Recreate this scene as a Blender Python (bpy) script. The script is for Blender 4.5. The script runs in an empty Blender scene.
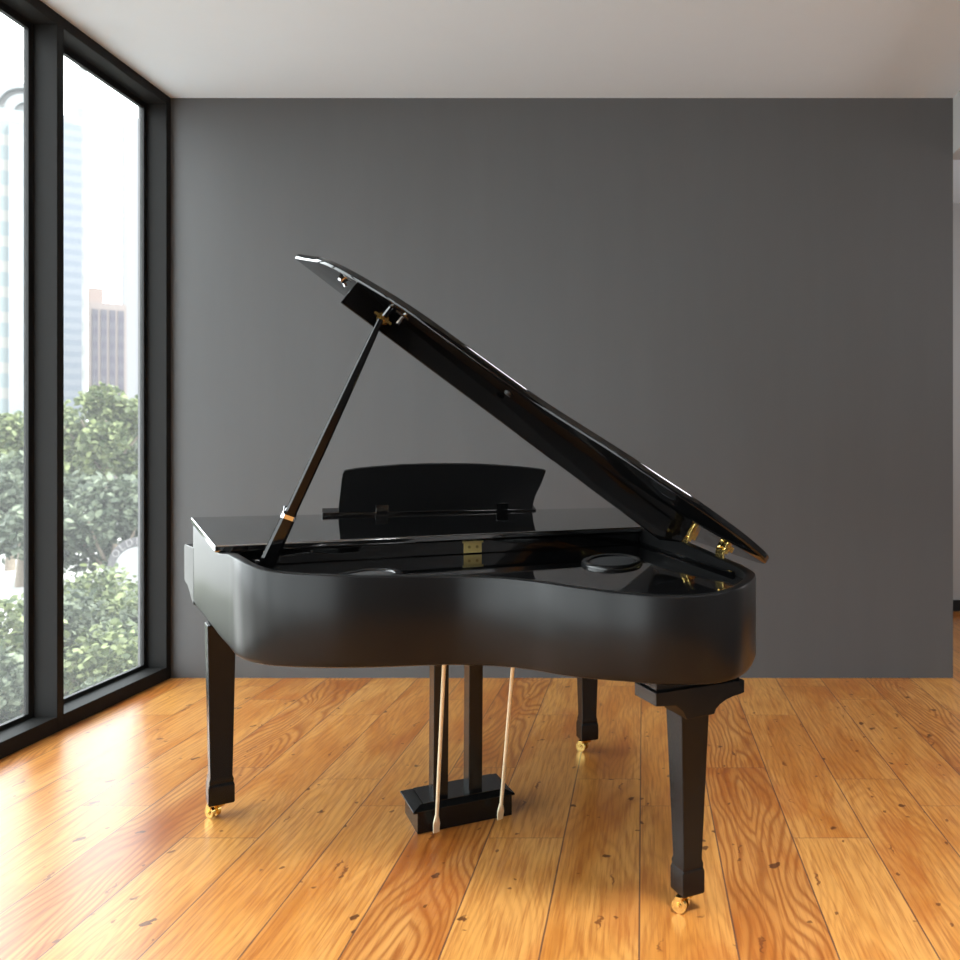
import bpy, bmesh, math, random
from mathutils import Vector, Matrix, Euler

S = bpy.context.scene
COL = S.collection
R = math.radians

# ------------------------------------------------------------------ helpers
def link(o, parent=None):
    COL.objects.link(o)
    if parent is not None:
        o.parent = parent
    return o

def tag(o, label=None, cat=None, group=None, kind=None):
    if label: o["label"] = label
    if cat: o["category"] = cat
    if group: o["group"] = group
    if kind: o["kind"] = kind
    return o

def empty(name, loc=(0, 0, 0), rz=0.0):
    o = bpy.data.objects.new(name, None)
    o.location = loc
    o.rotation_euler = (0, 0, rz)
    o.empty_display_size = 0.2
    return link(o)

def mesh_obj(name, verts, faces, mats, parent=None, smooth=None, midx=None, fix=True):
    me = bpy.data.meshes.new(name)
    me.from_pydata([tuple(v) for v in verts], [], faces)
    if not isinstance(mats, (list, tuple)): mats = [mats]
    for m in mats: me.materials.append(m)
    if midx:
        for p, i in zip(me.polygons, midx): p.material_index = i
    if fix:
        bm = bmesh.new(); bm.from_mesh(me)
        bmesh.ops.recalc_face_normals(bm, faces=bm.faces)
        bm.to_mesh(me); bm.free()
    if smooth is not None:
        for p in me.polygons: p.use_smooth = True
        me.set_sharp_from_angle(angle=R(smooth))
    me.update()
    o = bpy.data.objects.new(name, me)
    return link(o, parent)

class MB:
    """collects solids for one mesh"""
    def __init__(s): s.v = []; s.f = []; s.m = []
    def add(s, verts, faces, mi=0):
        b = len(s.v); s.v += [Vector(v) for v in verts]
        s.f += [[b + i for i in f] for f in faces]; s.m += [mi] * len(faces)
    def box(s, x0, x1, y0, y1, z0, z1, mi=0, M=None):
        vs = [Vector((x, y, z)) for z in (z0, z1) for y in (y0, y1) for x in (x0, x1)]
        if M is not None: vs = [M @ v for v in vs]
        s.add(vs, [(0,2,3,1),(4,5,7,6),(0,1,5,4),(2,6,7,3),(0,4,6,2),(1,3,7,5)], mi)
    def loft(s, rings, cap=True, mi=0, closed=True):
        n = len(rings[0]); b = len(s.v); s.v += [Vector(p) for r in rings for p in r]
        for k in range(len(rings) - 1):
            for i in range(n if closed else n - 1):
                j = (i + 1) % n
                s.f.append([b + k*n + i, b + k*n + j, b + (k+1)*n + j, b + (k+1)*n + i]); s.m.append(mi)
        if cap:
            s.f.append([b + i for i in range(n)][::-1]); s.m.append(mi)
            s.f.append([b + (len(rings)-1)*n + i for i in range(n)]); s.m.append(mi)
    def tube(s, pts, r, n=12, mi=0, cap=True):
        pts = [Vector(p) for p in pts]
        rs = r if isinstance(r, (list, tuple)) else [r] * len(pts)
        rings = []
        up = None
        for i, p in enumerate(pts):
            t = (pts[min(i+1, len(pts)-1)] - pts[max(i-1, 0)]).normalized()
            if up is None:
                up = Vector((0, 0, 1)) if abs(t.z) < .9 else Vector((1, 0, 0))
            a = t.cross(up).normalized(); b2 = a.cross(t).normalized(); up = b2
            rings.append([p + (a*math.cos(2*math.pi*k/n) + b2*math.sin(2*math.pi*k/n)) * rs[i] for k in range(n)])
        s.loft(rings, cap, mi)
    def build(s, name, mats, parent=None, smooth=30, bevel=0, seg=2):
        o = mesh_obj(name, s.v, s.f, mats, parent, smooth, s.m)
        if bevel:
            md = o.modifiers.new("bevel", "BEVEL"); md.width = bevel; md.segments = seg
            md.limit_method = "ANGLE"; md.angle_limit = R(35); md.harden_normals = True
        return o

def catmull(pts, per=6, closed=False):
    out = []; n = len(pts)
    rng = range(n) if closed else range(n - 1)
    for i in rng:
        if closed: p = [Vector(pts[(i + k) % n]) for k in (-1, 0, 1, 2)]
        else: p = [Vector(pts[max(0, min(n - 1, i + k))]) for k in (-1, 0, 1, 2)]
        for q in range(per):
            t = q / per
            out.append(0.5*((2*p[1]) + (p[2]-p[0])*t + (2*p[0]-5*p[1]+4*p[2]-p[3])*t*t + (3*p[1]-p[0]-3*p[2]+p[3])*t**3))
    if not closed: out.append(Vector(pts[-1]))
    return out

def inset(loop, d):
    """inward offset of a plan loop of 3D points (x, y only); orientation independent"""
    n = len(loop)
    area = sum(loop[i].x*loop[(i+1)%n].y - loop[(i+1)%n].x*loop[i].y for i in range(n))
    sg = 1 if area > 0 else -1
    out = []
    for i in range(n):
        a, b, c = loop[i-1], loop[i], loop[(i+1)%n]
        e1 = Vector((b.x-a.x, b.y-a.y)); e2 = Vector((c.x-b.x, c.y-b.y))
        e1.normalize(); e2.normalize()
        n1 = Vector((-e1.y, e1.x)) * sg; n2 = Vector((-e2.y, e2.x)) * sg
        m = n1 + n2
        if m.length < 1e-6: m = n1
        m.normalize()
        k = d / max(.5, m.dot(n1))
        out.append(Vector((b.x + m.x*k, b.y + m.y*k, b.z)))
    return out

# ------------------------------------------------------------------ materials
def mat(name):
    m = bpy.data.materials.new(name); m.use_nodes = True
    nt = m.node_tree
    return m, nt, nt.nodes["Principled BSDF"]

def pbr(name, col, rough=.5, metal=0.0, spec=.5, coat=0.0, noise=0.0, nscale=20, bump=0.0):
    m, nt, b = mat(name)
    b.inputs["Base Color"].default_value = (*col, 1)
    b.inputs["Roughness"].default_value = rough
    b.inputs["Metallic"].default_value = metal
    b.inputs["Specular IOR Level"].default_value = spec
    b.inputs["Coat Weight"].default_value = coat
    b.inputs["Coat Roughness"].default_value = .03
    if noise or bump:
        tc = nt.nodes.new("ShaderNodeTexCoord"); nz = nt.nodes.new("ShaderNodeTexNoise")
        nz.inputs["Scale"].default_value = nscale; nz.inputs["Detail"].default_value = 4
        nt.links.new(tc.outputs["Object"], nz.inputs["Vector"])
        if noise:
            mx = nt.nodes.new("ShaderNodeMix"); mx.data_type = "RGBA"
            mx.inputs["A"].default_value = (*[c*(1-noise) for c in col], 1)
            mx.inputs["B"].default_value = (*[min(1, c*(1+noise)) for c in col], 1)
            nt.links.new(nz.outputs["Fac"], mx.inputs["Factor"])
            nt.links.new(mx.outputs["Result"], b.inputs["Base Color"])
        if bump:
            bp = nt.nodes.new("ShaderNodeBump"); bp.inputs["Strength"].default_value = bump
            bp.inputs["Distance"].default_value = .002
            nt.links.new(nz.outputs["Fac"], bp.inputs["Height"]); nt.links.new(bp.outputs["Normal"], b.inputs["Normal"])
    return m

class NT:
    def __init__(s, nt): s.nt = nt
    def n(s, t, **kw):
        x = s.nt.nodes.new(t)
        for k, v in kw.items(): setattr(x, k, v)
        return x
    def math(s, op, a, b=None, c=None):
        x = s.n("ShaderNodeMath", operation=op)
        for i, v in enumerate((a, b, c)):
            if v is None: continue
            if isinstance(v, (int, float)): x.inputs[i].default_value = v
            else: s.nt.links.new(v, x.inputs[i])
        return x.outputs[0]
    def comb(s, x, y, z):
        q = s.n("ShaderNodeCombineXYZ")
        for i, v in enumerate((x, y, z)):
            if isinstance(v, (int, float)): q.inputs[i].default_value = v
            else: s.nt.links.new(v, q.inputs[i])
        return q.outputs[0]
    def ramp(s, fac, stops, interp="LINEAR"):
        r = s.n("ShaderNodeValToRGB"); r.color_ramp.interpolation = interp
        el = r.color_ramp.elements
        while len(el) > 1: el.remove(el[-1])
        el[0].position = stops[0][0]; el[0].color = (*stops[0][1], 1)
        for p, c in stops[1:]:
            e = el.new(p); e.color = (*c, 1)
        s.nt.links.new(fac, r.inputs[0]); return r.outputs[0]
    def mix(s, fac, a, b, blend="MIX"):
        x = s.n("ShaderNodeMix", data_type="RGBA", blend_type=blend)
        for k, v in (("Factor", fac), ("A", a), ("B", b)):
            if isinstance(v, (int, float)): x.inputs[k].default_value = v
            elif isinstance(v, tuple): x.inputs[k].default_value = (*v, 1)
            else: s.nt.links.new(v, x.inputs[k])
        return x.outputs["Result"]
    def noise(s, vec, scale, detail=3, rough=.5, dist=0.0):
        x = s.n("ShaderNodeTexNoise")
        x.inputs["Scale"].default_value = scale; x.inputs["Detail"].default_value = detail
        x.inputs["Roughness"].default_value = rough; x.inputs["Distortion"].default_value = dist
        s.nt.links.new(vec, x.inputs["Vector"]); return x.outputs["Fac"]

def floor_material():
    m, nt, b = mat("honey_oak_planks"); g = NT(nt)
    geo = g.n("ShaderNodeNewGeometry"); sep = g.n("ShaderNodeSeparateXYZ")
    nt.links.new(geo.outputs["Position"], sep.inputs[0])
    X, Y = sep.outputs[0], sep.outputs[1]
    W, PL = .257, 1.34
    kx = g.math("DIVIDE", g.math("ADD", X, .010), W)
    k = g.math("FLOOR", kx); fx = g.math("SUBTRACT", kx, k)
    m4 = g.math("SUBTRACT", k, g.math("MULTIPLY", g.math("FLOOR", g.math("DIVIDE", k, 4.0)), 4.0))
    t = g.math("ADD", g.math("DIVIDE", m4, 4.0), .125)
    offs = g.ramp(t, [(0, (.442/1.34,)*3), (.25, (.82/1.34,)*3), (.5, (.183/1.34,)*3), (.75, (.699/1.34,)*3)], "CONSTANT")
    ly = g.math("SUBTRACT", g.math("DIVIDE", Y, PL), offs)
    l = g.math("FLOOR", ly); fy = g.math("SUBTRACT", ly, l)
    wn = g.n("ShaderNodeTexWhiteNoise", noise_dimensions="3D")
    nt.links.new(g.comb(g.math("ADD", m4, .5), g.math("ADD", l, .5), 3.5), wn.inputs["Vector"])
    rnd = wn.outputs["Value"]; sepc = g.n("ShaderNodeSeparateColor"); nt.links.new(wn.outputs["Color"], sepc.inputs[0])
    r2 = sepc.outputs[1]
    # plank tone
    tone4 = g.ramp(t, [(0, (.47,)*3), (.25, (.06,)*3), (.5, (.72,)*3), (.75, (.55,)*3)], "CONSTANT")
    tone = g.math("ADD", g.math("MULTIPLY", rnd, .46), g.math("MULTIPLY", tone4, .66))
    # grain coordinates: long along the plank
    px = g.math("ADD", g.math("MULTIPLY", X, 1.0), g.math("MULTIPLY", r2, 7.0))
    py = g.math("ADD", g.math("MULTIPLY", Y, 1.0), g.math("MULTIPLY", rnd, 13.0))
    soft = g.noise(g.comb(g.math("MULTIPLY", px, 5.0), g.math("MULTIPLY", py, 1.3), 0.0), 1.0, 4, .55, .6)
    fine = g.noise(g.comb(g.math("MULTIPLY", px, 110.0), g.math("MULTIPLY", py, 5.0), 1.7), 1.0, 3, .6)
    warp = g.noise(g.comb(g.math("MULTIPLY", px, 2.6), g.math("MULTIPLY", py, .9), 4.0), 1.0, 2, .5)
    ring_x = g.math("MULTIPLY", g.math("ABSOLUTE", g.math("SUBTRACT", fx, g.math("ADD", .35, g.math("MULTIPLY", r2, .3)))), .9)
    rings = g.math("ADD", g.math("MULTIPLY", ring_x, 60.0), g.math("ADD", g.math("MULTIPLY", warp, 95.0), g.math("ADD", g.math("MULTIPLY", py, 9.0), g.math("MULTIPLY", fine, 1.6))))
    rings = g.math("SINE", rings)
    rings = g.math("POWER", g.math("ADD", g.math("MULTIPLY", rings, .5), .5), 2.2)
    isring = g.ramp(t, [(0, (.30,)*3), (.25, (1,)*3), (.5, (.30,)*3), (.75, (.36,)*3)], "CONSTANT")
    col = g.ramp(tone, [(0, (.42, .118, .013)), (.45, (.58, .205, .028)), (.75, (.69, .305, .058)), (1.0, (.76, .41, .115))])
    col = g.mix(g.ramp(soft, [(.3, (0,)*3), (.68, (.85,)*3)]), col, (.68, .335, .095))
    col = g.mix(g.math("MULTIPLY", g.ramp(soft, [(.2, (1,)*3), (.52, (0,)*3)]), .70), col, (.36, .088, .012))
    col = g.mix(g.math("MULTIPLY", g.math("MULTIPLY", rings, isring), .68), col, (.27, .072, .012))
    col = g.mix(g.math("MULTIPLY", g.ramp(fine, [(.36, (1,)*3), (.54, (0,)*3)]), .48), col, (.30, .075, .012))
    # knots and small cracks
    def spots(sx, sy, z, rad, amount, jit=.04):
        v = g.n("ShaderNodeTexVoronoi", feature="F1"); v.inputs["Scale"].default_value = 1.0
        wv = g.noise(g.comb(X, Y, z), 34.0, 2, .5)
        vx = g.math("ADD", g.math("MULTIPLY", px, sx), g.math("MULTIPLY", wv, jit*sx))
        vy = g.math("ADD", g.math("MULTIPLY", py, sy), g.math("MULTIPLY", wv, jit*sy))
        nt.links.new(g.comb(vx, vy, z), v.inputs["Vector"])
        sc = g.n("ShaderNodeSeparateColor"); nt.links.new(v.outputs["Color"], sc.inputs[0])
        lim = g.math("MULTIPLY", g.math("GREATER_THAN", sc.outputs[0], 1 - amount), rad)
        e = g.math("SUBTRACT", lim, v.outputs["Distance"])
        return g.math("MULTIPLY", g.math("MINIMUM", g.math("MAXIMUM", g.math("MULTIPLY", e, 3.2/rad), 0.0), 1.0), g.math("GREATER_THAN", sc.outputs[0], 1 - amount))
    k1 = spots(7.5, 6.0, 2.2, .11, .9, .05)
    k2 = spots(30.0, 4.5, 9.1, .20, .16, .05)
    k3 = spots(14.0, 10.0, 5.3, .11, .6, .03)
    halo = spots(4.4, 2.2, 7.7, .42, .42, .05)
    col = g.mix(g.math("MULTIPLY", halo, .32), col, (.42, .10, .014))
    col = g.mix(g.math("MULTIPLY", k1, .85), col, (.085, .026, .010))
    col = g.mix(g.math("MULTIPLY", k3, .75), col, (.13, .04, .013))
    col = g.mix(g.math("MULTIPLY", k2, .72), col, (.15, .04, .012))
    # joints
    ex = g.math("MULTIPLY", g.math("MINIMUM", fx, g.math("SUBTRACT", 1.0, fx)), W)
    ey = g.math("MULTIPLY", g.math("MINIMUM", fy, g.math("SUBTRACT", 1.0, fy)), PL)
    gx = g.math("LESS_THAN", ex, .0024); gy = g.math("LESS_THAN", ey, .0018)
    gap = g.math("MAXIMUM", gx, g.math("MULTIPLY", gy, .75))
    col = g.mix(g.math("MULTIPLY", gap, .80), col, (.10, .045, .035))
    nt.links.new(col, b.inputs["Base Color"])
    b.inputs["Roughness"].default_value = .30
    nt.links.new(g.ramp(soft, [(.2, (.27,)*3), (.8, (.35,)*3)]), b.inputs["Roughness"])
    b.inputs["Specular IOR Level"].default_value = .5
    b.inputs["Coat Weight"].default_value = .12; b.inputs["Coat Roughness"].default_value = .20
    bp = g.n("ShaderNodeBump"); bp.inputs["Strength"].default_value = .25; bp.inputs["Distance"].default_value = .0012
    hgt = g.math("SUBTRACT", g.math("MULTIPLY", fine, .25), gap)
    nt.links.new(hgt, bp.inputs["Height"]); nt.links.new(bp.outputs["Normal"], b.inputs["Normal"])
    return m

def plaster(name, col, streak=.06, rough=.85):
    m, nt, b = mat(name); g = NT(nt)
    tc = g.n("ShaderNodeTexCoord"); mp = g.n("ShaderNodeMapping"); mp.inputs["Scale"].default_value = (4.5, 4.5, .55)
    nt.links.new(tc.outputs["Object"], mp.inputs[0])
    f = g.noise(mp.outputs[0], 1.6, 4, .55)
    c = g.mix(f, tuple(x*(1-streak) for x in col), tuple(x*(1+streak) for x in col))
    nt.links.new(c, b.inputs["Base Color"])
    b.inputs["Roughness"].default_value = rough; b.inputs["Specular IOR Level"].default_value = .25
    f2 = g.noise(tc.outputs["Object"], 160, 2, .5)
    bp = g.n("ShaderNodeBump"); bp.inputs["Strength"].default_value = .08; bp.inputs["Distance"].default_value = .001
    nt.links.new(f2, bp.inputs["Height"]); nt.links.new(bp.outputs["Normal"], b.inputs["Normal"])
    return m

def glass_material():
    m = bpy.data.materials.new("window_glass_haze_veil"); m.use_nodes = True; nt = m.node_tree
    nt.nodes.clear(); g = NT(nt)
    out = g.n("ShaderNodeOutputMaterial"); tr = g.n("ShaderNodeBsdfTransparent"); gl = g.n("ShaderNodeBsdfGlossy")
    gl.inputs["Roughness"].default_value = .02
    tr.inputs["Color"].default_value = (.96, .975, .97, 1)
    lw = g.n("ShaderNodeLayerWeight"); lw.inputs["Blend"].default_value = .5
    fr = g.math("MULTIPLY", g.math("POWER", lw.outputs["Facing"], 5.0), .30)
    mx = g.n("ShaderNodeMixShader")
    nt.links.new(fr, mx.inputs[0]); nt.links.new(tr.outputs[0], mx.inputs[1]); nt.links.new(gl.outputs[0], mx.inputs[2])
    tl = g.n("ShaderNodeBsdfTranslucent"); tl.inputs["Color"].default_value = (1, 1, 1, 1)
    m2 = g.n("ShaderNodeMixShader"); m2.inputs[0].default_value = .022      # white translucent veil on the panes imitates outdoor haze
    nt.links.new(mx.outputs[0], m2.inputs[1]); nt.links.new(tl.outputs[0], m2.inputs[2])
    nt.links.new(m2.outputs[0], out.inputs[0])
    return m

def leaf_material(name, c0, c1):
    m, nt, b = mat(name); g = NT(nt)
    geo = g.n("ShaderNodeNewGeometry")
    col = g.ramp(geo.outputs["Random Per Island"], [(0, c0), (.6, tuple(.5*(a+b)*.8 for a, b in zip(c0, c1))), (1, c1)])
    nt.links.new(col, b.inputs["Base Color"])
    b.inputs["Roughness"].default_value = .55; b.inputs["Specular IOR Level"].default_value = .35
    tl = g.n("ShaderNodeBsdfTranslucent"); nt.links.new(col, tl.inputs["Color"])
    mx = g.n("ShaderNodeMixShader"); mx.inputs[0].default_value = .35
    out = nt.nodes["Material Output"]
    nt.links.new(b.outputs[0], mx.inputs[1]); nt.links.new(tl.outputs[0], mx.inputs[2]); nt.links.new(mx.outputs[0], out.inputs[0])
    return m

def facade(name, wall, glass, sx=0.0, sz=0.0, fx=.5, fz=.5):
    """window bands: sx/sz repeat lengths in metres (0 = none)"""
    m, nt, b = mat(name); g = NT(nt)
    tc = g.n("ShaderNodeTexCoord"); sep = g.n("ShaderNodeSeparateXYZ"); nt.links.new(tc.outputs["Object"], sep.inputs[0])
    mask = None
    if sx:
        h = g.math("ADD", sep.outputs[0], sep.outputs[1])
        a = g.math("LESS_THAN", g.math("FRACT", g.math("DIVIDE", h, sx)), fx); mask = a
    if sz:
        a = g.math("LESS_THAN", g.math("FRACT", g.math("DIVIDE", sep.outputs[2], sz)), fz)
        mask = a if mask is None else g.math("MULTIPLY", mask, a)
    c = g.mix(mask, wall, glass)
    nt.links.new(c, b.inputs["Base Color"]); b.inputs["Roughness"].default_value = .6
    b.inputs["Specular IOR Level"].default_value = .2
    return m

M = dict(
    floor=floor_material(),
    wall=plaster("charcoal_grey_wall_paint", (.118, .119, .122)),
    ceil=plaster("white_ceiling_paint", (.80, .87, .93), .01),
    light=plaster("light_grey_wall_paint", (.46, .46, .46), .02),
    frame=pbr("anthracite_window_frame", (.017, .0168, .0165), .6, spec=.10),
    bead=pbr("anthracite_glazing_bead", (.011, .011, .011), .5, spec=.25),
    gasket=pbr("black_rubber_gasket", (.006, .006, .006), .7),
    glass=glass_material(),
    gloss=pbr("polished_black_lacquer", (.0035, .0035, .0037), .035, spec=.6),
    satin=pbr("satin_black_lacquer", (.017, .017, .0175), .34, spec=.32, noise=.12, nscale=9),
    case=pbr("polished_black_case_lacquer", (.0060, .0060, .0062), .28, spec=.26),
    lid=pbr("black_lid_lacquer", (.0035, .0035, .0037), .06, spec=.4),
    flap=pbr("polished_black_lid_lacquer", (.0045, .0045, .0047), .07, spec=1.0, coat=1.0),
    leg=pbr("satin_black_leg_lacquer", (.006, .006, .0062), .24, spec=.34),
    matte=pbr("matt_black_desk_paint", (.0045, .0045, .0048), .5, spec=.15),
    brass=pbr("polished_brass", (.83, .60, .20), .22, metal=1.0),
    rod=pbr("pale_brass_rod", (.84, .76, .56), .45, metal=.1),
    chrome=pbr("chrome_plating", (.82, .82, .83), .12, metal=1.0),
    rubber=pbr("black_rubber", (.01, .01, .01), .6),
    grille=pbr("dark_grey_speaker_cloth", (.035, .035, .036), .6, bump=.3, nscale=300),
    ring=pbr("black_plastic_ring", (.010, .010, .0105), .22),
    dark=pbr("dark_rear_wall_paint", (.03, .03, .03), .9, spec=.1),
    bark=pbr("grey_brown_bark", (.16, .13, .10), .9, noise=.3),
    leafA=leaf_material("sunny_green_leaves", (.025, .042, .014), (.22, .255, .115)),
    leafB=leaf_material("grey_green_leaves", (.018, .030, .017), (.17, .20, .135)),
    pave=pbr("pale_concrete_paving", (.30, .295, .285), .9, noise=.08, nscale=.6),
    white=pbr("white_painted_panel", (.19, .19, .19), .5),
    strike=pbr("brushed_brass_plate", (.92, .74, .30), .48, metal=.45),
    screw=pbr("brass_screw_heads", (.55, .40, .14), .35, metal=1.0),
    sign=pbr("grey_pink_sign_letters", (.42, .36, .36), .6),
)

b = M["flap"].node_tree.nodes["Principled BSDF"]
b.inputs["IOR"].default_value = 2.6; b.inputs["Specular IOR Level"].default_value = .5; b.inputs["Coat IOR"].default_value = 2.6
b = M["gloss"].node_tree.nodes["Principled BSDF"]
b.inputs["IOR"].default_value = 1.75; b.inputs["Specular IOR Level"].default_value = .5

# ------------------------------------------------------------------ room (x right, y into the picture, z up)
XL, XR, YB, ZC = -2.715, 1.783, 4.889, 3.336
YF = -3.4      # wall behind the viewer
XS, YS = 4.2, 6.95   # neighbouring room on the right

def slab(name, x0, x1, y0, y1, z0, z1, m):
    b = MB(); b.box(x0, x1, y0, y1, z0, z1)
    return tag(b.build(name, m, smooth=None), kind="structure")

slab("floor", XL - .19, XS, YF - .1, YS + .1, -.12, 0, M["floor"])
slab("ceiling", XL - .19, XS, YF - .1, YS + .1, ZC, ZC + .12, M["ceil"])
slab("wall_back", XL - .19, XR, YB, YB + .10, 0, ZC, M["wall"])
# right wall: light grey, with an opening at its far end into the neighbouring room
wr = MB()
wr.box(XR, XR + .12, YF, 3.30, 0, ZC)
tag(wr.build("wall_right", M["wall"], smooth=None), kind="structure")
slab("trim_opening_header", XR, XR + .12, 3.30, YB + .10, 3.015, ZC, M["light"])
slab("wall_side_room_far", XR - 1.6, XS, YS, YS + .1, 0, ZC, M["light"])
slab("wall_side_room_right", XS, XS + .1, 2.5, YS + .1, 0, ZC, M["light"])
slab("wall_side_room_near", XR + .12, XS, 2.4, 2.5, 0, ZC, M["light"])
slab("wall_side_room_left", XR - 1.6, XR - 1.5, YB + .10, YS, 0, ZC, M["light"])
slab("wall_front", XL - .19, XR + .12, YF - .1, YF, 0, ZC, M["dark"])
slab("baseboard_side_room", XR - 1.5, XS, YS - .02, YS, 0, .09, M["dark"])

# window wall: bays of one pane each between deep dark mullions
PITCH, MW, DEP = .9035, .046, .112
ends = [YB - PITCH * i for i in range(10)]   # far faces of the mullions
for i in range(9):
    y1 = ends[i]; y0 = ends[i + 1]
    if i == 0: a1 = y1; 
    else: a1 = y1 - 0
    root_name = "window_%d" % (i + 1)
    f = MB()
    hb, ht = .072, .052           # bottom rail / top rail height
    xo = XL - DEP
    ya, yb = y0, y1 - (0.0)
    # near-side mullion belongs to this bay; the last strip next to the wall is the jamb
    f.box(XL - DEP - .028, XL, y0 - MW, y0, 0, ZC)
    if i == 0: f.box(XL - DEP - .028, XL, y1 - MW, y1, 0, ZC)
    top1 = y1 - MW
    f.box(XL - DEP - .028, XL, y0, top1, 0, hb)
    f.box(XL - DEP - .028, XL, y0, top1, ZC - ht, ZC)
    w = f.build(root_name, M["frame"], smooth=None, bevel=.002, seg=1)
    tag(w, kind="structure")
    # glazing bead ring set back at the bottom of the reveal
    b = MB(); bw = .030; x0, x1 = xo - .022, xo
    A0, A1, Z0, Z1 = y0, top1, hb, ZC - ht
    b.box(x0, x1, A0, A0 + bw, Z0, Z1); b.box(x0, x1, A1 - bw, A1, Z0, Z1)
    b.box(x0, x1, A0 + bw, A1 - bw, Z0, Z0 + .022); b.box(x0, x1, A0 + bw, A1 - bw, Z1 - .035, Z1)
    b.build("glazing_bead", M["bead"], w, smooth=None)
    gk = MB(); gt = .006; xg = xo + .0015
    gk.box(xo, xg, A0, A0 + gt, Z0, Z1); gk.box(xo, xg, A1 - gt, A1, Z0, Z1)
    gk.box(xo, xg, A0 + gt, A1 - gt, Z0, Z0 + gt); gk.box(xo, xg, A0 + gt, A1 - gt, Z1 - gt, Z1)
    gk.build("gasket", M["gasket"], w, smooth=None)
    gl = MB(); gl.box(xo - .018, xo - .011, A0 + bw, A1 - bw, Z0 + .022, Z1 - .035)
    gl.build("pane", M["glass"], w, smooth=None)
# solid wall from the last bay to the room's near end
slab("wall_left", XL - .19, XL, YF, ends[9] - MW, 0, ZC, M["light"])

# ------------------------------------------------------------------ grand piano
# local frame: x along the keyboard (treble to bass), y from the tail to the keyboard, z up
PU, PV = Vector((.885, .4656)), Vector((.4656, -.885))
P0 = Vector((-1.515, 3.044)) + PU * .72 + PV * .5
piano = empty("grand_piano", (P0.x, P0.y, 0), math.atan2(.4656, .885))
tag(piano, "black lacquered baby grand piano with raised lid standing on the wooden floor", "piano")
def q(u, v, z=0.0): return Vector((u - .72, .5 - v, z))

ZB, ZSB = .688, .918
# (u, v, top height) round the case, from the treble keyboard end round the tail to the bass keyboard end
def flap_z(u, v):
    # top face of the fixed front lid, rising gently to the keyboard side
    vf = .282 + .02 * (u + .015)
    vb = -.44 + .24 * (u + .086) / 1.776
    return .995 + .044 * (vf - v) / (vf - vb)
treble = [q(-.086, -.44, 1.009), q(-.055, -.16, .993), q(-.013, .26, .967)]
bent_ctrl = [q(.012, .47, .9835), q(.027, .60, .984), q(.057, .697, .973), q(.122, .782, .959), q(.257, .878, .953), q(.396, .939, .950),
             q(.539, .989, .947), q(.614, 1.029, .9455), q(.684, 1.085, .9435), q(.746, 1.160, .941), q(.796, 1.250, .938),
             q(.856, 1.323, .9325), q(.916, 1.382, .927), q(.984, 1.448, .924), q(1.058, 1.498, .925), q(1.137, 1.520, .929), q(1.216, 1.501, .936),
             q(1.305, 1.430, .940), q(1.395, 1.320, .941), q(1.436, 1.20, .948)]
bent = catmull(bent_ctrl, 6)
spine = [q(1.455, 1.06, .957), q(1.50, .78, .974), q(1.54, .52, .984), q(1.577, .295, .984), q(1.63, 0.0, .992), q(1.69, -.20, 1.007)]
outer = treble + bent + spine
def ring(loop, ins, z=None, dz=0.0):
    l = inset(loop, ins) if ins else [p.copy() for p in loop]
    for i, p in enumerate(l):
        p.z = z if z is not None else loop[i].z + dz
    return l
c = MB()
c.loft([ring(outer, .05, ZB), ring(outer, .018, ZB + .001), ring(outer, .006, ZB + .006), ring(outer, 0, ZB + .020), ring(outer, 0, None, -.006),
        ring(outer, .0018, None, -.0018), ring(outer, .006, None, 0), ring(outer, .026, None, 0), ring(outer, .030, None, -.003), ring(outer, .031, ZSB - .012)], cap=True)
c.f.pop(); c.m.pop()       # open on top: the soundboard closes it
case = c.build("case", M["case"], piano, smooth=40)

sb = MB()
inn = ring(outer, .030, ZSB)
inn2 = ring(outer, .030, ZSB - .010)
sb.loft([inn2, inn], cap=True)
sb.build("soundboard_cover", M["gloss"], piano, smooth=40)
# moulding strip along the inside of the rim at the bass side
ms = MB()
ms.tube([q(1.545, .30, ZSB + .006), q(1.505, .55, ZSB + .006), q(1.465, .80, ZSB + .006), q(1.425, 1.04, ZSB + .006), q(1.395, 1.20, ZSB + .006)], .007, 8)
ms.build("inner_moulding", M["gloss"], piano)

# fixed front lid over the keys and the rail below its front edge
fl_plan = [q(-.024, .290), q(1.588, .316), q(1.70, -.200), q(-.094, -.448)]
def flp(p, dz): 
    u, v = p.x + .72, .5 - p.y
    return Vector((p.x, p.y, flap_z(u, v) + dz))
f = MB(); f.loft([[flp(p, -.024) for p in fl_plan], [flp(p, 0) for p in fl_plan]])
f.build("front_lid", M["flap"], piano, smooth=30, bevel=.006, seg=3)
rl = MB()
rl.loft([[q(.02, .26, ZSB), q(1.545, .286, ZSB), q(1.545, .20, ZSB), q(.02, .18, ZSB)],
         [q(.02, .26, .968), q(1.545, .286, .968), q(1.545, .20, .968), q(.02, .18, .968)]])
rail = rl.build("front_rail", M["gloss"], piano, smooth=30, bevel=.003)
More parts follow.
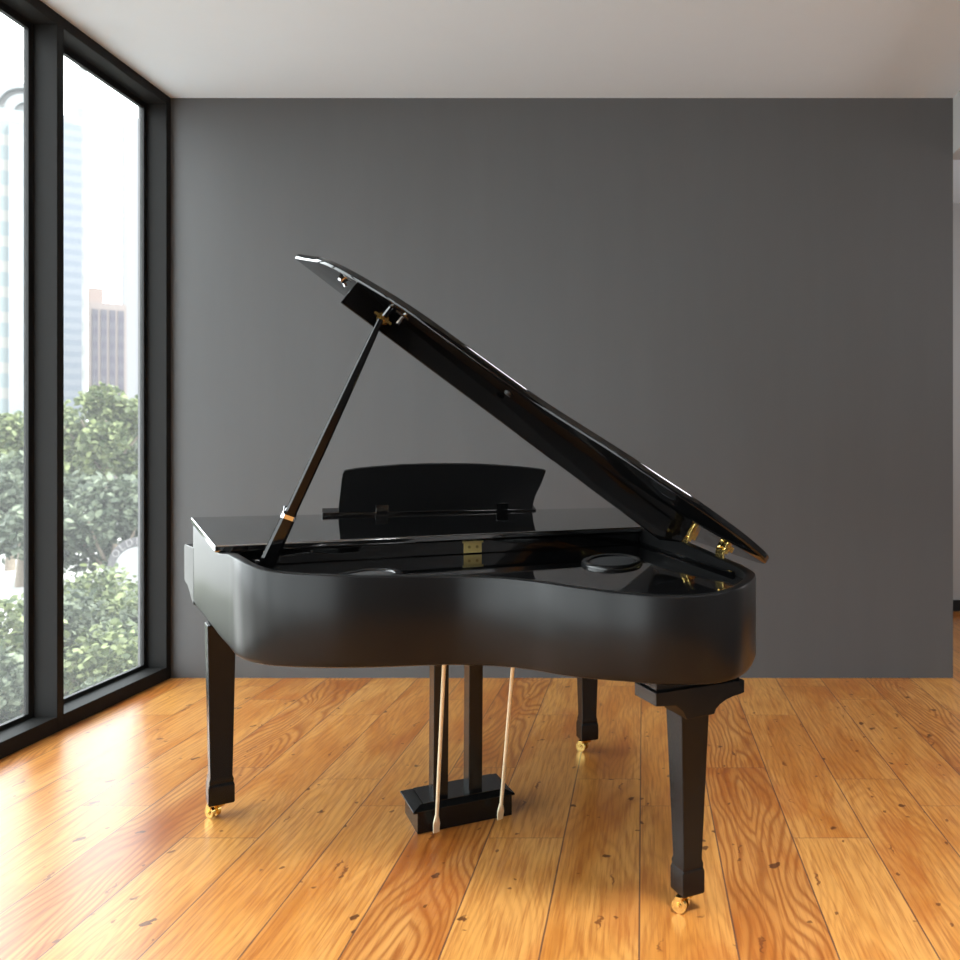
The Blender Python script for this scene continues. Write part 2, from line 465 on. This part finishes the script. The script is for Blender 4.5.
# brass strike plate on the rail
bp = MB()
dirx = Vector((1.525, -.026, 0)).normalized(); diry = Vector((.017, 1, 0)).normalized()
def on_rail(s, off, z): return q(.02, .26, z) + dirx * s - diry * off
def plate(mb, s0, s1, z0, z1, th=.004):
    mb.loft([[on_rail(s0, 0, z0), on_rail(s1, 0, z0), on_rail(s1, th, z0), on_rail(s0, th, z0)],
             [on_rail(s0, 0, z1), on_rail(s1, 0, z1), on_rail(s1, th, z1), on_rail(s0, th, z1)]])
plate(bp, .790, .858, .922, .962)
plate(bp, .786, .862, .960, .967, .012)
pl = bp.build("strike_plate", M["strike"], piano, smooth=30); pl["label"] = "brass strike plate"
for s in (.810, .840):
    sc = MB(); sc.tube([on_rail(s, .003, .944), on_rail(s, .0065, .944)], .0055, 12)
    sc.build("screw", M["screw"], pl)
for s in (.40, 1.24):
    lk = MB(); lk.tube([on_rail(s, 0, .946), on_rail(s, .004, .946)], .007, 16)
    lk.build("lock_escutcheon", M["gloss"], rail)

# key bed and arms on the keyboard side
prof = [(-.425, ZB + .002), (-.46, .706), (-.50, .734), (-.54, .756), (-.590, .766), (-.600, .776), (-.600, .915), (-.590, .920), (-.425, .920)]
def kb(u0, u1, shift): return [q(u0 + (u1 - u0) * (-.425 - v) / .16, v + shift, z) for v, z in prof]
kbm = MB(); kbm.loft([kb(-.085, -.116, 0.0), kb(1.66, 1.68, .23)])
kbm.build("key_bed", M["case"], piano, smooth=25, bevel=.003)

# oval speakers in the soundboard cover
def speaker(u, v, ru, rv, rot):
    def el(k, z, n=64): return [q(u, v, z) + Matrix.Rotation(rot, 3, "Z") @ Vector((ru*k*math.cos(2*math.pi*i/n), rv*k*math.sin(2*math.pi*i/n), 0)) for i in range(n)]
    r_ = MB(); r_.loft([el(1.0, ZSB), el(1.0, ZSB + .006), el(.97, ZSB + .011), el(.86, ZSB + .013), el(.76, ZSB + .010), el(.73, ZSB + .003)], cap=False)
    o = r_.build("speaker_ring", M["ring"], piano, smooth=50)
    g_ = MB(); g_.loft([el(.74, ZSB + .001), el(.74, ZSB + .006), el(.4, ZSB + .009), el(.05, ZSB + .010)], cap=True)
    gg = g_.build("speaker_grille", M["grille"], o, smooth=50)
    return o
speaker(1.191, .761, .105, .185, R(-27.7))
speaker(.395, .712, .095, .12, R(-27.7))

# music desk standing on the front lid, seen from behind
DO, DS = Vector((-.278, .813, 1.047)), (Vector((.555, .713, 1.041)) - Vector((-.278, .813, 1.047))).normalized()
DH = Vector((-.0241, -.2557, .9665)); DN = DS.cross(DH).normalized()
if DN.y > 0: DN = -DN             # towards the tail
def dk(s, h, t=0.0): return DO + DS * s + DH * h + DN * t
desk_curve = ([(.004, .004), (.006, .03), (.008, .057), (.012, .10), (.015, .14), (.0195, .170), (.023, .180), (.030, .185)] +
              [(.076, .193), (.127, .199), (.246, .209), (.34, .213), (.432, .2145), (.53, .2135), (.624, .210), (.70, .205), (.757, .200), (.82, .1935), (.866, .188)] +
              [(.874, .184), (.872, .175), (.866, .155), (.857, .124), (.846, .097), (.836, .073), (.828, .04), (.824, .004)])
d_ = MB(); d_.loft([[dk(s, h, .009) for s, h in desk_curve], [dk(s, h, -.009) for s, h in desk_curve]])
desk = d_.build("music_desk", M["matte"], piano, smooth=30, bevel=.002)
lg = MB()
lg.loft([[dk(-.058, h, t) for h, t in ((.006, .012), (.006, -.05), (-.010, -.05), (-.010, .012))],
         [dk(.842, h, t) for h, t in ((.006, .012), (.006, -.05), (-.010, -.05), (-.010, .012))]])
lg.build("music_ledge", M["gloss"], desk, smooth=30, bevel=.003)
for s in (.178, .687):
    hg = MB()
    hg.loft([[dk(s - .026, h, t) for h, t in ((-.012, .010), (.036, .010), (.036, .0145), (-.012, .0145))],
             [dk(s + .026, h, t) for h, t in ((-.012, .010), (.036, .010), (.036, .0145), (-.012, .0145))]])
    b0 = dk(s, -.010, .012)
    u_, v_ = b0.x + .72, .5 - b0.y
    zz = flap_z(u_, v_)
    hg.box(b0.x - .022, b0.x + .022, b0.y - .03, b0.y + .004, zz - .002, b0.z + .004)
    hg.build("desk_hinge", M["gloss"], desk, smooth=30, bevel=.0015)

# raised lid
LA = Vector((.866, .181, .999)); LH = Vector((-.1531, -.9878, -.0293)).normalized()
LE = Vector((-.8012, .1068, .5888)).normalized(); LN = LE.cross(LH).normalized()
if LN.z > 0: LN = -LN             # underside normal
def ld(al, pe, t=0.0): return LA + LH * al + LE * pe + LN * t
contour = [(.01, 1.684), (.09, 1.655), (.20, 1.617), (.32, 1.575), (.425, 1.520), (.51, 1.450), (.580, 1.370), (.640, 1.290), (.680, 1.191), (.700, 1.084), (.724, .941), (.760, .796), (.835, .668),
           (.915, .546), (.985, .415), (1.045, .290), (1.072, .150), (1.055, .055), (1.015, -.002), (.94, -.022)]
cs = [Vector((a, p, 0)) for a, p in contour]
cs = catmull(cs, 5)
lid_loop = cs + [Vector((.6, -.018, 0)), Vector((.25, -.012, 0)), Vector((0.0, -.008, 0)), Vector((-.012, .5, 0)), Vector((-.012, 1.0, 0)), Vector((-.006, 1.5, 0)), Vector((.008, 1.66, 0))]
def lring(ins, t): 
    l = inset(lid_loop, ins) if ins else lid_loop
    return [ld(p.x, p.y, t) for p in l]
lm = MB()
lm.loft([lring(.006, .003), lring(.0015, .0015), lring(0, -.002), lring(0, -.016), lring(.002, -.020), lring(.009, -.022)])
lid = lm.build("lid", M["lid"], piano, smooth=40)
# stiffening board under the lid
bt = MB()
def btn(pe, dep): return [ld(.520, pe, .001), ld(.500, pe, .001), ld(.500, pe, dep), ld(.520, pe, dep)]
bt.loft([btn(1.428, .083), btn(.13, .083), btn(.06, .045)])
bt.build("lid_batten", M["lid"], lid, smooth=30, bevel=.0025)
hw = MB()
hw.tube([ld(.40, 1.475, 0), ld(.40, 1.475, .018)], [.016, .012], 16)
hw.tube([ld(.40, 1.470, .010), ld(.40, 1.455, .020)], .006, 10)
hw.tube([ld(.42, 1.482, .006), ld(.38, 1.482, .006)], .008, 10)
x = hw.build("lid_catch", M["chrome"], lid); x["label"] = "chrome catch at the lid's raised end"
kn = MB()
kn.box(-.006, .006, -.022, .022, 0, .008, M=Matrix.Translation(ld(.548, 1.262, 0)) @ Matrix((LH, LE, LN)).transposed().to_4x4())
kn.tube([ld(.548, 1.258, .006), ld(.548, 1.258, .034)], [.006, .008], 10)
x = kn.build("lid_knob", M["chrome"], lid); x["label"] = "small white metal knob"
for al, pe in ((.60, .863),):
    pd = MB(); pd.tube([ld(al, pe, 0), ld(al, pe, .012)], [.016, .012], 16); pd.build("lid_buffer", M["rubber"], lid)

# prop stick
sb0 = Vector((-.622, -.063, .918)); st1 = Vector((-.293, -.207, 1.708))
ax = (st1 - sb0).normalized()
sx_ = ax.cross(Vector((0, 1, 0))).normalized(); sy_ = ax.cross(sx_).normalized()
def srect(p, a, b, ch=.35):
    pts = []
    for (i, j) in ((1, 1-ch), (1-ch, 1), (-1+ch, 1), (-1, 1-ch), (-1, -1+ch), (-1+ch, -1), (1-ch, -1), (1, -1+ch)):
        pts.append(p + sx_ * a * i + sy_ * b * j)
    return pts
ps = MB()
ps.loft([srect(sb0, .0245, .014), srect(sb0 + ax*.20, .0205, .014), srect(sb0 + ax*.225, .0165, .013), srect(sb0 + ax*.45, .0160, .012), srect(sb0 + ax*.70, .0125, .010), srect(st1, .0085, .0085)])
stick = ps.build("prop_stick", M["lid"], piano, smooth=25)
cl = MB()
pc = sb0 + ax * .196
cl.loft([srect(pc + sx_*.001, .0225, .017), srect(pc + sx_*.001 + ax*.013, .0215, .017)])
cl.tube([pc + sx_*.012 - sy_*.017, pc + sx_*.020 - sy_*.024 + ax*.03], .004, 8)
x = cl.build("stick_clip", M["chrome"], stick, smooth=30); x["label"] = "chrome clip"
pv = MB()
pv.box(-.016, .016, -.014, .014, ZSB - .93, .045, M=Matrix.Translation((sb0.x, sb0.y, .925)))
pv.tube([sb0 + Vector((-.01, -.022, .018)), sb0 + Vector((.055, -.035, .006))], .006, 10)
x = pv.build("stick_pivot", M["chrome"], stick, smooth=30); x["label"] = "chrome pivot bracket"
cp = MB()
cc = ld(.522, 1.302, .045)
cp.tube([cc, cc + LH*.010], [.020, .017], 18)
cp.tube([cc + LH*.006, cc + LH*.016], [.011, .008], 14)
cp.box(-.004, .004, -.030, .030, 0, .014, M=Matrix.Translation(cc + LH*.002) @ Matrix((LN, LE, LH)).transposed().to_4x4())
x = cp.build("prop_cup", M["brass"], lid); x["label"] = "brass cup that takes the prop stick"
ce = MB(); ce.tube([cc + LH*.012 - LN*.006, ld(.54, 1.302, .004)], .009, 10); ce.build("prop_socket", M["gloss"], lid)

# brass lid hinges on the bass rim
def lid_hinge(al):
    h = MB()
    p = ld(al, -.004, 0)
    base = Matrix.Translation(p) @ Matrix((LH, Vector((-.98, .15, 0)).normalized(), Vector((0, 0, 1)))).transposed().to_4x4()
    # barrel, rim leaf (vertical, on the inner face), lid leaf (on the underside)
    h.tube([p - LH*.034 + Vector((-.028, .004, .004)), p + LH*.034 + Vector((-.028, .004, .004))], .0085, 12)
    o = Matrix((LH, Vector((-.988, .153, 0)), Vector((0, 0, 1)))).transposed().to_4x4()
    h.box(-.030, .030, -.003, .003, -.046, .006, M=Matrix.Translation(p + Vector((-.036, .005, -.004))) @ o)
    h.box(-.030, .030, .004, .036, .001, .006, M=Matrix.Translation(p) @ Matrix((LH, LE, LN)).transposed().to_4x4())
    x = h.build("lid_hinge", M["brass"], piano, smooth=30, bevel=.0012); x["label"] = "brass hinge"
    for a in (-.026, 0, .026):
        dz = .004 if a == 0 else 0
        s = MB(); s.tube([ld(al + a, .026 + 2*dz, .005), ld(al + a, .026 + 2*dz, .010)], [.0055, .004], 10)
        s.build("screw", M["brass"], x)
        c0 = p + Vector((-.036, .005, -.004)) + LH*a*.8 + Vector((0, 0, -.034 + 3*dz))
        s = MB(); s.tube([c0 + Vector((-.003, 0, 0)), c0 + Vector((-.008, .001, 0))], [.006, .004], 10)
        s.build("screw", M["brass"], x)
lid_hinge(.44); lid_hinge(.755)

# legs
def sq(cx, cy, h, z, rot=0.0, hx=None):
    hx = h if hx is None else hx
    out = []
    for sx, sy in ((-1, -1), (1, -1), (1, 1), (-1, 1)):
        p = Matrix.Rotation(rot, 2) @ Vector((sx*hx, sy*h)); out.append(Vector((cx + p.x, cy + p.y, z)))
    return out
def make_leg(u, v, ztop, wt, wb, wf, rot=0.0, label=None):
    p = q(u, v)
    g = MB()
    g.loft([sq(p.x, p.y, wf*.93, .050, rot), sq(p.x, p.y, wf, .056, rot), sq(p.x, p.y, wf, .114, rot), sq(p.x, p.y, wf*.90, .127, rot),
            sq(p.x, p.y, wb*1.10, .129, rot), sq(p.x, p.y, wb*1.10, .136, rot), sq(p.x, p.y, wb, .147, rot), sq(p.x, p.y, wt, ztop, rot)])
    leg = g.build("leg", M["leg"], piano, smooth=20, bevel=.0025)
    cs_ = MB()
    cs_.tube([Vector((p.x, p.y, .036)), Vector((p.x, p.y, .052))], [.016, .022], 16)
    o = Matrix.Rotation(rot, 3, "Z") @ Vector((-.024, -.004, 0))
    w = Vector((p.x, p.y, .022)) + o
    d = Vector((.8, .6, 0)).normalized()
    for s in (-1, 1):
        cs_.tube([w + d*(.006*s), w + d*(.017*s)], .0215, 20)
        cs_.tube([w + d*(.017*s), w + d*(.020*s)], .009, 12)
    cs_.tube([w - d*.022, w + d*.022], .005, 8)
    cs_.loft([[w + d*.020*a + Vector((0, 0, zz)) + d.cross(Vector((0, 0, 1)))*.010*b for a, b in ((-1, -1), (1, -1), (1, 1), (-1, 1))] for zz in (.012, .026)])
    x = cs_.build("caster", M["brass"], leg, smooth=30); x["label"] = "brass caster"
    return leg
make_leg(.001, 0.0, .6895, .046, .036, .0425, R(5))
make_leg(1.437, 0.0, .691, .046, .032, .0385, R(-5))
make_leg(1.163, 1.315, .640, .0475, .0305, .036)
# corbel that carries the tail leg
br = MB()
pf = [(1.004, .660), (1.287, .660), (1.287, .625)] + [(1.287 - .100*math.sin(a), .622 - .047*(1 - math.cos(a))) for a in [R(x) for x in (8, 22, 38, 54, 70, 86)]] + [(1.10, .575), (1.088, .600), (1.066, .618), (1.004, .624)]
br.loft([[q(u, 1.420, z) for u, z in pf], [q(u, 1.295, z) for u, z in pf]])
br.box(q(1.012, 0).x, q(1.278, 0).x, q(0, 1.408).y, q(0, 1.305).y, .655, ZB + .004)
br.build("leg_bracket", M["leg"], piano, smooth=30, bevel=.002)

# pedal lyre
ly = MB()
def rect(u0, u1, v0, v1, z, i=0.0): return [q(u0 + i, v0 + i, z), q(u1 - i, v0 + i, z), q(u1 - i, v1 - i, z), q(u0 + i, v1 - i, z)]
ly.loft([rect(.590, .925, .292, .488, 0.001), rect(.590, .925, .292, .488, .072), rect(.574, .933, .284, .496, .074), rect(.574, .933, .284, .496, .080), rect(.574, .933, .284, .496, .092, .030)])
lyre = ly.build("pedal_lyre", M["leg"], piano, smooth=20, bevel=.0015)
top = MB(); top.loft([rect(.60, .915, .30, .48, .0925, .014), rect(.60, .915, .30, .48, .0940, .014)]); top.build("lyre_base_top", M["gloss"], lyre, smooth=20)
for u0, w0 in ((.654, .052), (.779, .050)):
    po = MB(); po.loft([rect(u0, u0 + w0, .378, .446, .090), rect(u0 + .004, u0 + w0 + .004, .378, .446, ZB + .004)])
    po.build("lyre_post", M["leg"], lyre, smooth=20, bevel=.003)
pedals = []
for u0 in (.66, .755, .85):
    pd = MB(); pd.loft([[q(u0 - .012, .30, z) for z in (.030,)] + [q(u0 + .012, .30, .030), q(u0 + .012, .30, .042), q(u0 - .012, .30, .042)],
                        [q(u0 - .020, .20, .026), q(u0 + .020, .20, .026), q(u0 + .020, .20, .036), q(u0 - .020, .20, .036)],
                        [q(u0 - .014, .17, .022), q(u0 + .014, .17, .022), q(u0 + .014, .17, .030), q(u0 - .014, .17, .030)]])
    x = pd.build("pedal", M["brass"], lyre, smooth=40, bevel=.002); x["label"] = "brass pedal"
for a, b in (((-.077, -.030, .020), (-.139, -.369, .655)), ((.139, -.055, .030), (.060, -.415, .633))):
    a, b = Vector(a), Vector(b); d = (b - a); e2 = b + d * .06
    rd = MB()
    rd.tube([a + d*.07, a + d*.10, e2], [.0075, .0060, .0060], 12)
    fdir = d.normalized(); sd = fdir.cross(Vector((0, 1, 0))).normalized(); nd = sd.cross(fdir)
    rd.loft([[a + d*t + sd*w*s + nd*h*r for s, r in ((-1, -1), (1, -1), (1, 1), (-1, 1))] for t, w, h in ((-.01, .010, .003), (.05, .011, .004), (.10, .0055, .0055))])
    x = rd.build("lyre_rod", M["rod"], lyre, smooth=30); x["label"] = "brass brace rod"

# ------------------------------------------------------------------ outside the windows
GZ = -2.6
g_ = MB(); g_.box(-170, -3.4, -20, 190, GZ - .2, GZ)
tag(g_.build("pavement", M["pave"], smooth=None), "pale paved ground below the windows", kind="structure")

def spot(px, d): return ((px - 643) / 850.0) * d
rng = random.Random(4)
def leaf_cloud(rnd, blobs, n, size, name, m, parent):
    vs, fs = [], []
    tot = sum(b[3]**2 for b in blobs)
    for (bx, by, bz, br_) in blobs:
        k = int(n * br_**2 / tot)
        for _ in range(k):
            z = rnd.uniform(-1, 1); a = rnd.uniform(0, 2*math.pi); s = math.sqrt(1 - z*z)
            rr = br_ * (rnd.random() ** .35) * rnd.uniform(.82, 1.06)
            c0 = Vector((bx + rr*s*math.cos(a), by + rr*s*math.sin(a), bz + rr*z*.85))
            rot = Euler((rnd.gauss(0, .7), rnd.gauss(0, .7), rnd.uniform(0, 6.28))).to_matrix()
            L = size * rnd.uniform(.6, 1.3); W = L * .34
            pts = [(-L/2, 0, 0), (-L*.12, -W, L*.07), (L*.25, -W*.8, L*.05), (L/2, 0, -L*.06), (L*.25, W*.8, L*.05), (-L*.12, W, L*.07)]
            b0 = len(vs)
            vs += [c0 + rot @ Vector(p) for p in pts]
            fs.append([b0, b0+1, b0+2, b0+3, b0+4, b0+5])
    o = mesh_obj(name, vs, fs, m, parent, None, fix=False)
    return o

def tree(px, d, ztop, rad, seed, label, m, n=2600, leaf=.30, group="trees beyond the windows", squat=1.0, name="leafy_tree", cat="tree"):
    rnd = random.Random(seed)
    x, y = spot(px, d), d
    t = empty(name, (x, y, GZ)); tag(t, label, cat, group)
    h = ztop - GZ
    blobs = []
    zc = h - rad * squat
    for i in range(11):
        a = rnd.uniform(0, 6.28); r = rad * math.sqrt(rnd.random()) * .85
        blobs.append((r*math.cos(a), r*math.sin(a), zc + rnd.uniform(-.75, .55) * rad * squat, rad * rnd.uniform(.30, .48)))
    blobs.append((0, 0, h - rad*.38, rad*.38))
    leaf_cloud(rnd, blobs, n, leaf, "foliage", m, t)
    tk = MB()
    tk.tube([(0, 0, 0), (rad*.04, 0, h*.3), (0, rad*.05, zc)], [rad*.07, rad*.055, rad*.03], 8)
    for k in range(5):
        a = k * 1.3 + rnd.random(); 
        tk.tube([(0, 0, zc - rad*.5 + .1*k), (math.cos(a)*rad*.35, math.sin(a)*rad*.35, zc), (math.cos(a)*rad*.6, math.sin(a)*rad*.6, zc + rad*.35)], [rad*.03, rad*.02, rad*.01], 6)
    tk.build("trunk", M["bark"], t, smooth=60)
    return t
# far row, seen over the pavement
tree(105, 34, 4.2, 2.6, 1, "rounded light green tree in front of the pink and grey tower", M["leafA"], 6000, .28)
tree(58, 40, 4.0, 2.7, 2, "leafy tree half hidden by the dark mullion, below the blue grey tower", M["leafA"], 5000, .28)
tree(10, 28, 2.8, 2.2, 3, "light green tree below the arched white tower", M["leafA"], 6000, .26)
tree(140, 47, 4.4, 3.1, 4, "leafy tree beside the far window jamb", M["leafB"], 5000, .28)
tree(112, 22, .9, 2.0, 5, "dark grey green tree over the white arched sign", M["leafB"], 6000, .22)
tree(20, 24.6, 1.4, 1.9, 6, "slim trunked tree rising from the pale pavement", M["leafB"], 5000, .22)
# near shrubs just below the glass
for (px, d, zt, rad, sd, lab, mm) in [
    (100, 11.0, -.05, 1.35, 7, "broad green shrub filling the far pane below the arched sign", M["leafA"]),
    (138, 10.4, -.25, 1.20, 8, "green shrub against the far window jamb", M["leafA"]),
    (66, 10.0, -.20, 1.20, 9, "green shrub beside the dark mullion, low in the far pane", M["leafB"]),
    (112, 7.9, -.70, 1.00, 10, "green shrub lowest in the far pane, just above its sill", M["leafB"]),
    (80, 7.2, -.80, .95, 14, "green shrub low at the mullion edge of the far pane, above the sill", M["leafA"]),
    (14, 9.0, -.10, 1.25, 11, "yellow green shrub in the pane cut by the picture edge", M["leafA"]),
    (-12, 8.0, -.45, 1.15, 12, "dark green shrub low in the pane cut by the picture edge", M["leafB"]),
    (22, 6.8, -.85, .95, 13, "green shrub lowest in the pane cut by the picture edge, beside the mullion", M["leafB"])]:
    tree(px, d, zt, rad, sd, lab, mm, 9000, .085, name="leafy_shrub", cat="shrub", group="shrubs below the windows")

# arched sign in front of the trees
sgx, sgy = spot(139, 17.5), 17.5
sg = empty("arched_sign", (sgx, sgy, GZ)); tag(sg, "white half round sign board with lettering over its arch, seen through the far pane", "sign")
sp = MB(); zc_ = 1.3 - (569 - 452)*17.5/850 - GZ
arc = [(.46*math.cos(R(a)), zc_ + .46*math.sin(R(a))) for a in range(0, 181, 10)]
prof2 = [(.46, 0)] + arc + [(-.46, 0)]
sp.loft([[Vector((x_, -.06, z_)) for x_, z_ in prof2], [Vector((x_, .06, z_)) for x_, z_ in prof2]])
sp.build("sign_board", M["white"], sg, smooth=30)
ba = MB()
arc1 = [Vector((.47*math.cos(R(a)), 0, zc_ + .47*math.sin(R(a)))) for a in range(0, 181, 6)]
arc2 = [Vector((.66*math.cos(R(a)), 0, zc_ + .66*math.sin(R(a)))) for a in range(0, 181, 6)]
ba.loft([[p + Vector((0, .01, 0)) for p in arc1 + arc2[::-1]], [p + Vector((0, .05, 0)) for p in arc1 + arc2[::-1]]])
ba.build("sign_band", pbr("dark_grey_sign_band", (.055, .052, .055), .7), sg, smooth=30)
lettering = pbr("pale_sign_letters", (.15, .14, .14), .6)
for ch, a in (("O", 146), ("L", 128), ("D", 110), ("N", 88)):
    cu = bpy.data.curves.new("letter_outline", "FONT"); cu.body = ch; cu.size = .21; cu.extrude = .008; cu.align_x = "CENTER"; cu.align_y = "CENTER"
    to = bpy.data.objects.new("letter_outline", cu)
    me = bpy.data.meshes.new_from_object(to); bpy.data.objects.remove(to)
    me.materials.clear(); me.materials.append(lettering)
    lo = link(bpy.data.objects.new("sign_letter", me), sg)
    lo.location = (.565*math.cos(R(a)), 0, zc_ + .565*math.sin(R(a)))
    lo.rotation_euler = (R(90), R(-(a - 90)), 0)

# towers across the city
def tower(name, label, px0, px1, d, ztop, depth, m, extras=None):
    x0, x1 = spot(px0, d), spot(px1, d)
    yaw = math.atan2(-(x0 + x1)/2, d)
    t = empty(name, ((x0 + x1)/2, d, GZ), yaw); tag(t, label, "building", "towers across the city")
    w = (x1 - x0)/2 * math.cos(yaw)
    b = MB(); b.box(-w, w, 0, depth, 0, ztop - GZ)
    b.build("facade", m, t, smooth=None)
    return t, w, ztop - GZ
def zat(y, d): return 1.3 - (y - 452)*d/850
hz = (0.160, 0.164, 0.168)
t, w, h = tower("arched_tower", "pale striped tower with an arched top, at the left picture edge", -6, 61, 90, zat(112, 90), 10, facade("striped_pale_facade", (0.172, 0.168, 0.160), (0.124, 0.144, 0.148), 0, 2.65, .5, .58))
bm_ = MB()
for r0, r1, yy in ((3.0, 2.5, 0), (2.0, 1.1, .3)):
    o_ = [Vector((r0*math.cos(R(a)), 0, h + r0*math.sin(R(a)))) for a in range(0, 181, 6)]
    i_ = [Vector((r1*math.cos(R(a)), 0, h + r1*math.sin(R(a)))) for a in range(180, -1, -6)]
    bm_.loft([[p + Vector((0, yy, 0)) for p in o_ + i_], [p + Vector((0, 9, 0)) for p in o_ + i_]])
bm_.build("arch_band", pbr("pale_grey_stone", (0.120, 0.128, 0.132), .7), t, smooth=None)
b2 = MB(); b2.loft([[Vector((2.7*math.cos(R(a)), 1.0, h + 2.7*math.sin(R(a)))) for a in range(0, 181, 6)], [Vector((2.7*math.cos(R(a)), 9, h + 2.7*math.sin(R(a)))) for a in range(0, 181, 6)]])
b2.build("arch_infill", pbr("white_stone", (0.164, 0.166, 0.166), .7), t, smooth=None)
b3 = MB(); b3.box(-1.6, w + .05, -.5, .3, 0, zat(128, 90) - GZ); b3.build("bay", facade("pale_blue_bay", (0.168, 0.170, 0.174), (0.140, 0.154, 0.172), 0, 2.65, .5, .5), t, smooth=None)

t, w, h = tower("round_fronted_tower", "blue grey tower with a rounded top just past the mullion", 44, 82, 112, zat(122, 112), 9, facade("blue_grey_facade", (.115, .125, .145), (.098, .110, .132), 0, 1.5, .5, .5))
b4 = MB()
b4.loft([[Vector((w*math.cos(R(a)), 4.5 + 4.5*math.sin(R(a)), zz)) for a in range(0, 360, 15)] for zz in (h, h + 1.0)])
b4.build("roof_drum", pbr("blue_grey_roof", (0.100, 0.108, 0.124), .7), t, smooth=40)
tower("slim_tower", "slim white tower rising behind the blue grey tower", 68, 87, 150, zat(66, 150), 8, facade("white_dotted_facade", (.150, .150, .150), (.118, .118, .118), 2.4, 4.2, .4, .4))
t, w, h = tower("brick_tower", "pinkish office block with dark vertical window strips", 88, 127, 100, zat(303, 100), 8, facade("pink_block_facade", (0.144, 0.120, 0.114), (0.144, 0.120, 0.114), 1, 1))
bs = MB()
zz1 = zat(310, 100) - GZ
for k in range(4):
    xa = -w + .42 + k*.86
    bs.box(xa, xa + .60, -.12, .02, 0, zz1)
bs.build("window_strip", facade("dark_strip_windows", (0.060, 0.056, 0.068), (0.048, 0.044, 0.058), 0, 1.6, .5, .5), t, smooth=None)
b5 = MB(); b5.box(-w, -w + 1.5, 0, 5, h, zat(289, 100) - GZ); b5.build("roof_block", pbr("pink_plaster", (0.148, 0.110, 0.100), .8), t, smooth=None)
tower("faint_tower", "faint pale tower behind the pinkish office block", 122, 150, 160, zat(118, 160), 9, facade("faint_pale_facade", (.155, .155, .162), (.140, .140, .152), 3.0, 0, .4, .5))

# ------------------------------------------------------------------ light
wd = bpy.data.worlds.new("overcast_sky"); S.world = wd; wd.use_nodes = True
wd.node_tree.nodes["Background"].inputs[0].default_value = (.92, .97, 1.0, 1)
wd.node_tree.nodes["Background"].inputs[1].default_value = 2.0

sun = bpy.data.lights.new("sun", "SUN"); sun.energy = 2.2; sun.angle = R(3); sun.color = (1, .97, .90)
so = link(bpy.data.objects.new("sun", sun)); so.rotation_euler = Vector((-.80, .10, -.85)).to_track_quat("-Z", "Y").to_euler()

def area(name, loc, to, sx, sy, e, col=(1, 1, 1)):
    l = bpy.data.lights.new(name, "AREA"); l.shape = "RECTANGLE"; l.size = sx; l.size_y = sy; l.energy = e; l.color = col
    o = link(bpy.data.objects.new(name, l)); o.location = loc
    o.rotation_euler = (Vector(to) - Vector(loc)).to_track_quat("-Z", "Y").to_euler()
    return o
# sampling portals for the sky light that comes through the window wall
po_ = area("window_portal", (XL - .17, .85, 1.67), (0, .85, 1.67), 8.1, 3.2, 1); po_.data.cycles.is_portal = True
# daylight in the neighbouring room on the right
area("daylight_side_room", (XS - .1, 4.7, 1.9), (XR, 4.7, 1.5), 2.2, 2.4, 16)

# added fill panel, out of view, to brighten the floor on the right
clp = empty("fill_panel", (.9, 1.3, ZC)); tag(clp, "added square fill panel on the white ceiling, out of view", "fill light")
cb = MB(); cb.box(-.36, .36, -.36, .36, -.05, 0); cb.build("fill_panel_frame", M["frame"], clp, smooth=None, bevel=.004)
dm, dnt, db = mat("fill_panel_glow"); db.inputs["Base Color"].default_value = (.8, .8, .8, 1)
db.inputs["Emission Color"].default_value = (1, .98, .95, 1); db.inputs["Emission Strength"].default_value = .6
cd = MB(); cd.box(-.33, .33, -.33, .33, -.056, -.049); cd.build("fill_panel_diffuser", dm, clp, smooth=None)
la = area("fill_panel_light", (.9, 1.3, ZC - .06), (.9, 1.3, 0), .64, .64, 18, (.97, .98, 1.0)); la.data.spread = R(120)

# ------------------------------------------------------------------ camera
cam = bpy.data.cameras.new("camera"); co = link(bpy.data.objects.new("camera", cam))
co.location = (0, 0, 1.3); co.rotation_euler = (R(90), 0, 0)
cam.sensor_width = 36; cam.lens = 850/960*36
cam.shift_x = -(643 - 480)/960; cam.shift_y = -(480 - 452)/960
cam.clip_end = 600
cam.dof.use_dof = True; cam.dof.focus_distance = 2.9; cam.dof.aperture_fstop = 4.0
S.camera = co

S.view_settings.view_transform = "Standard"; S.view_settings.look = "None"
S.view_settings.exposure = 1.86; S.view_settings.gamma = 1.0; S.view_settings.use_curve_mapping = False
S.cycles.use_denoising = True
S.cycles.max_bounces = 10; S.cycles.diffuse_bounces = 5; S.cycles.transparent_max_bounces = 16
S.cycles.sample_clamp_indirect = 6.0
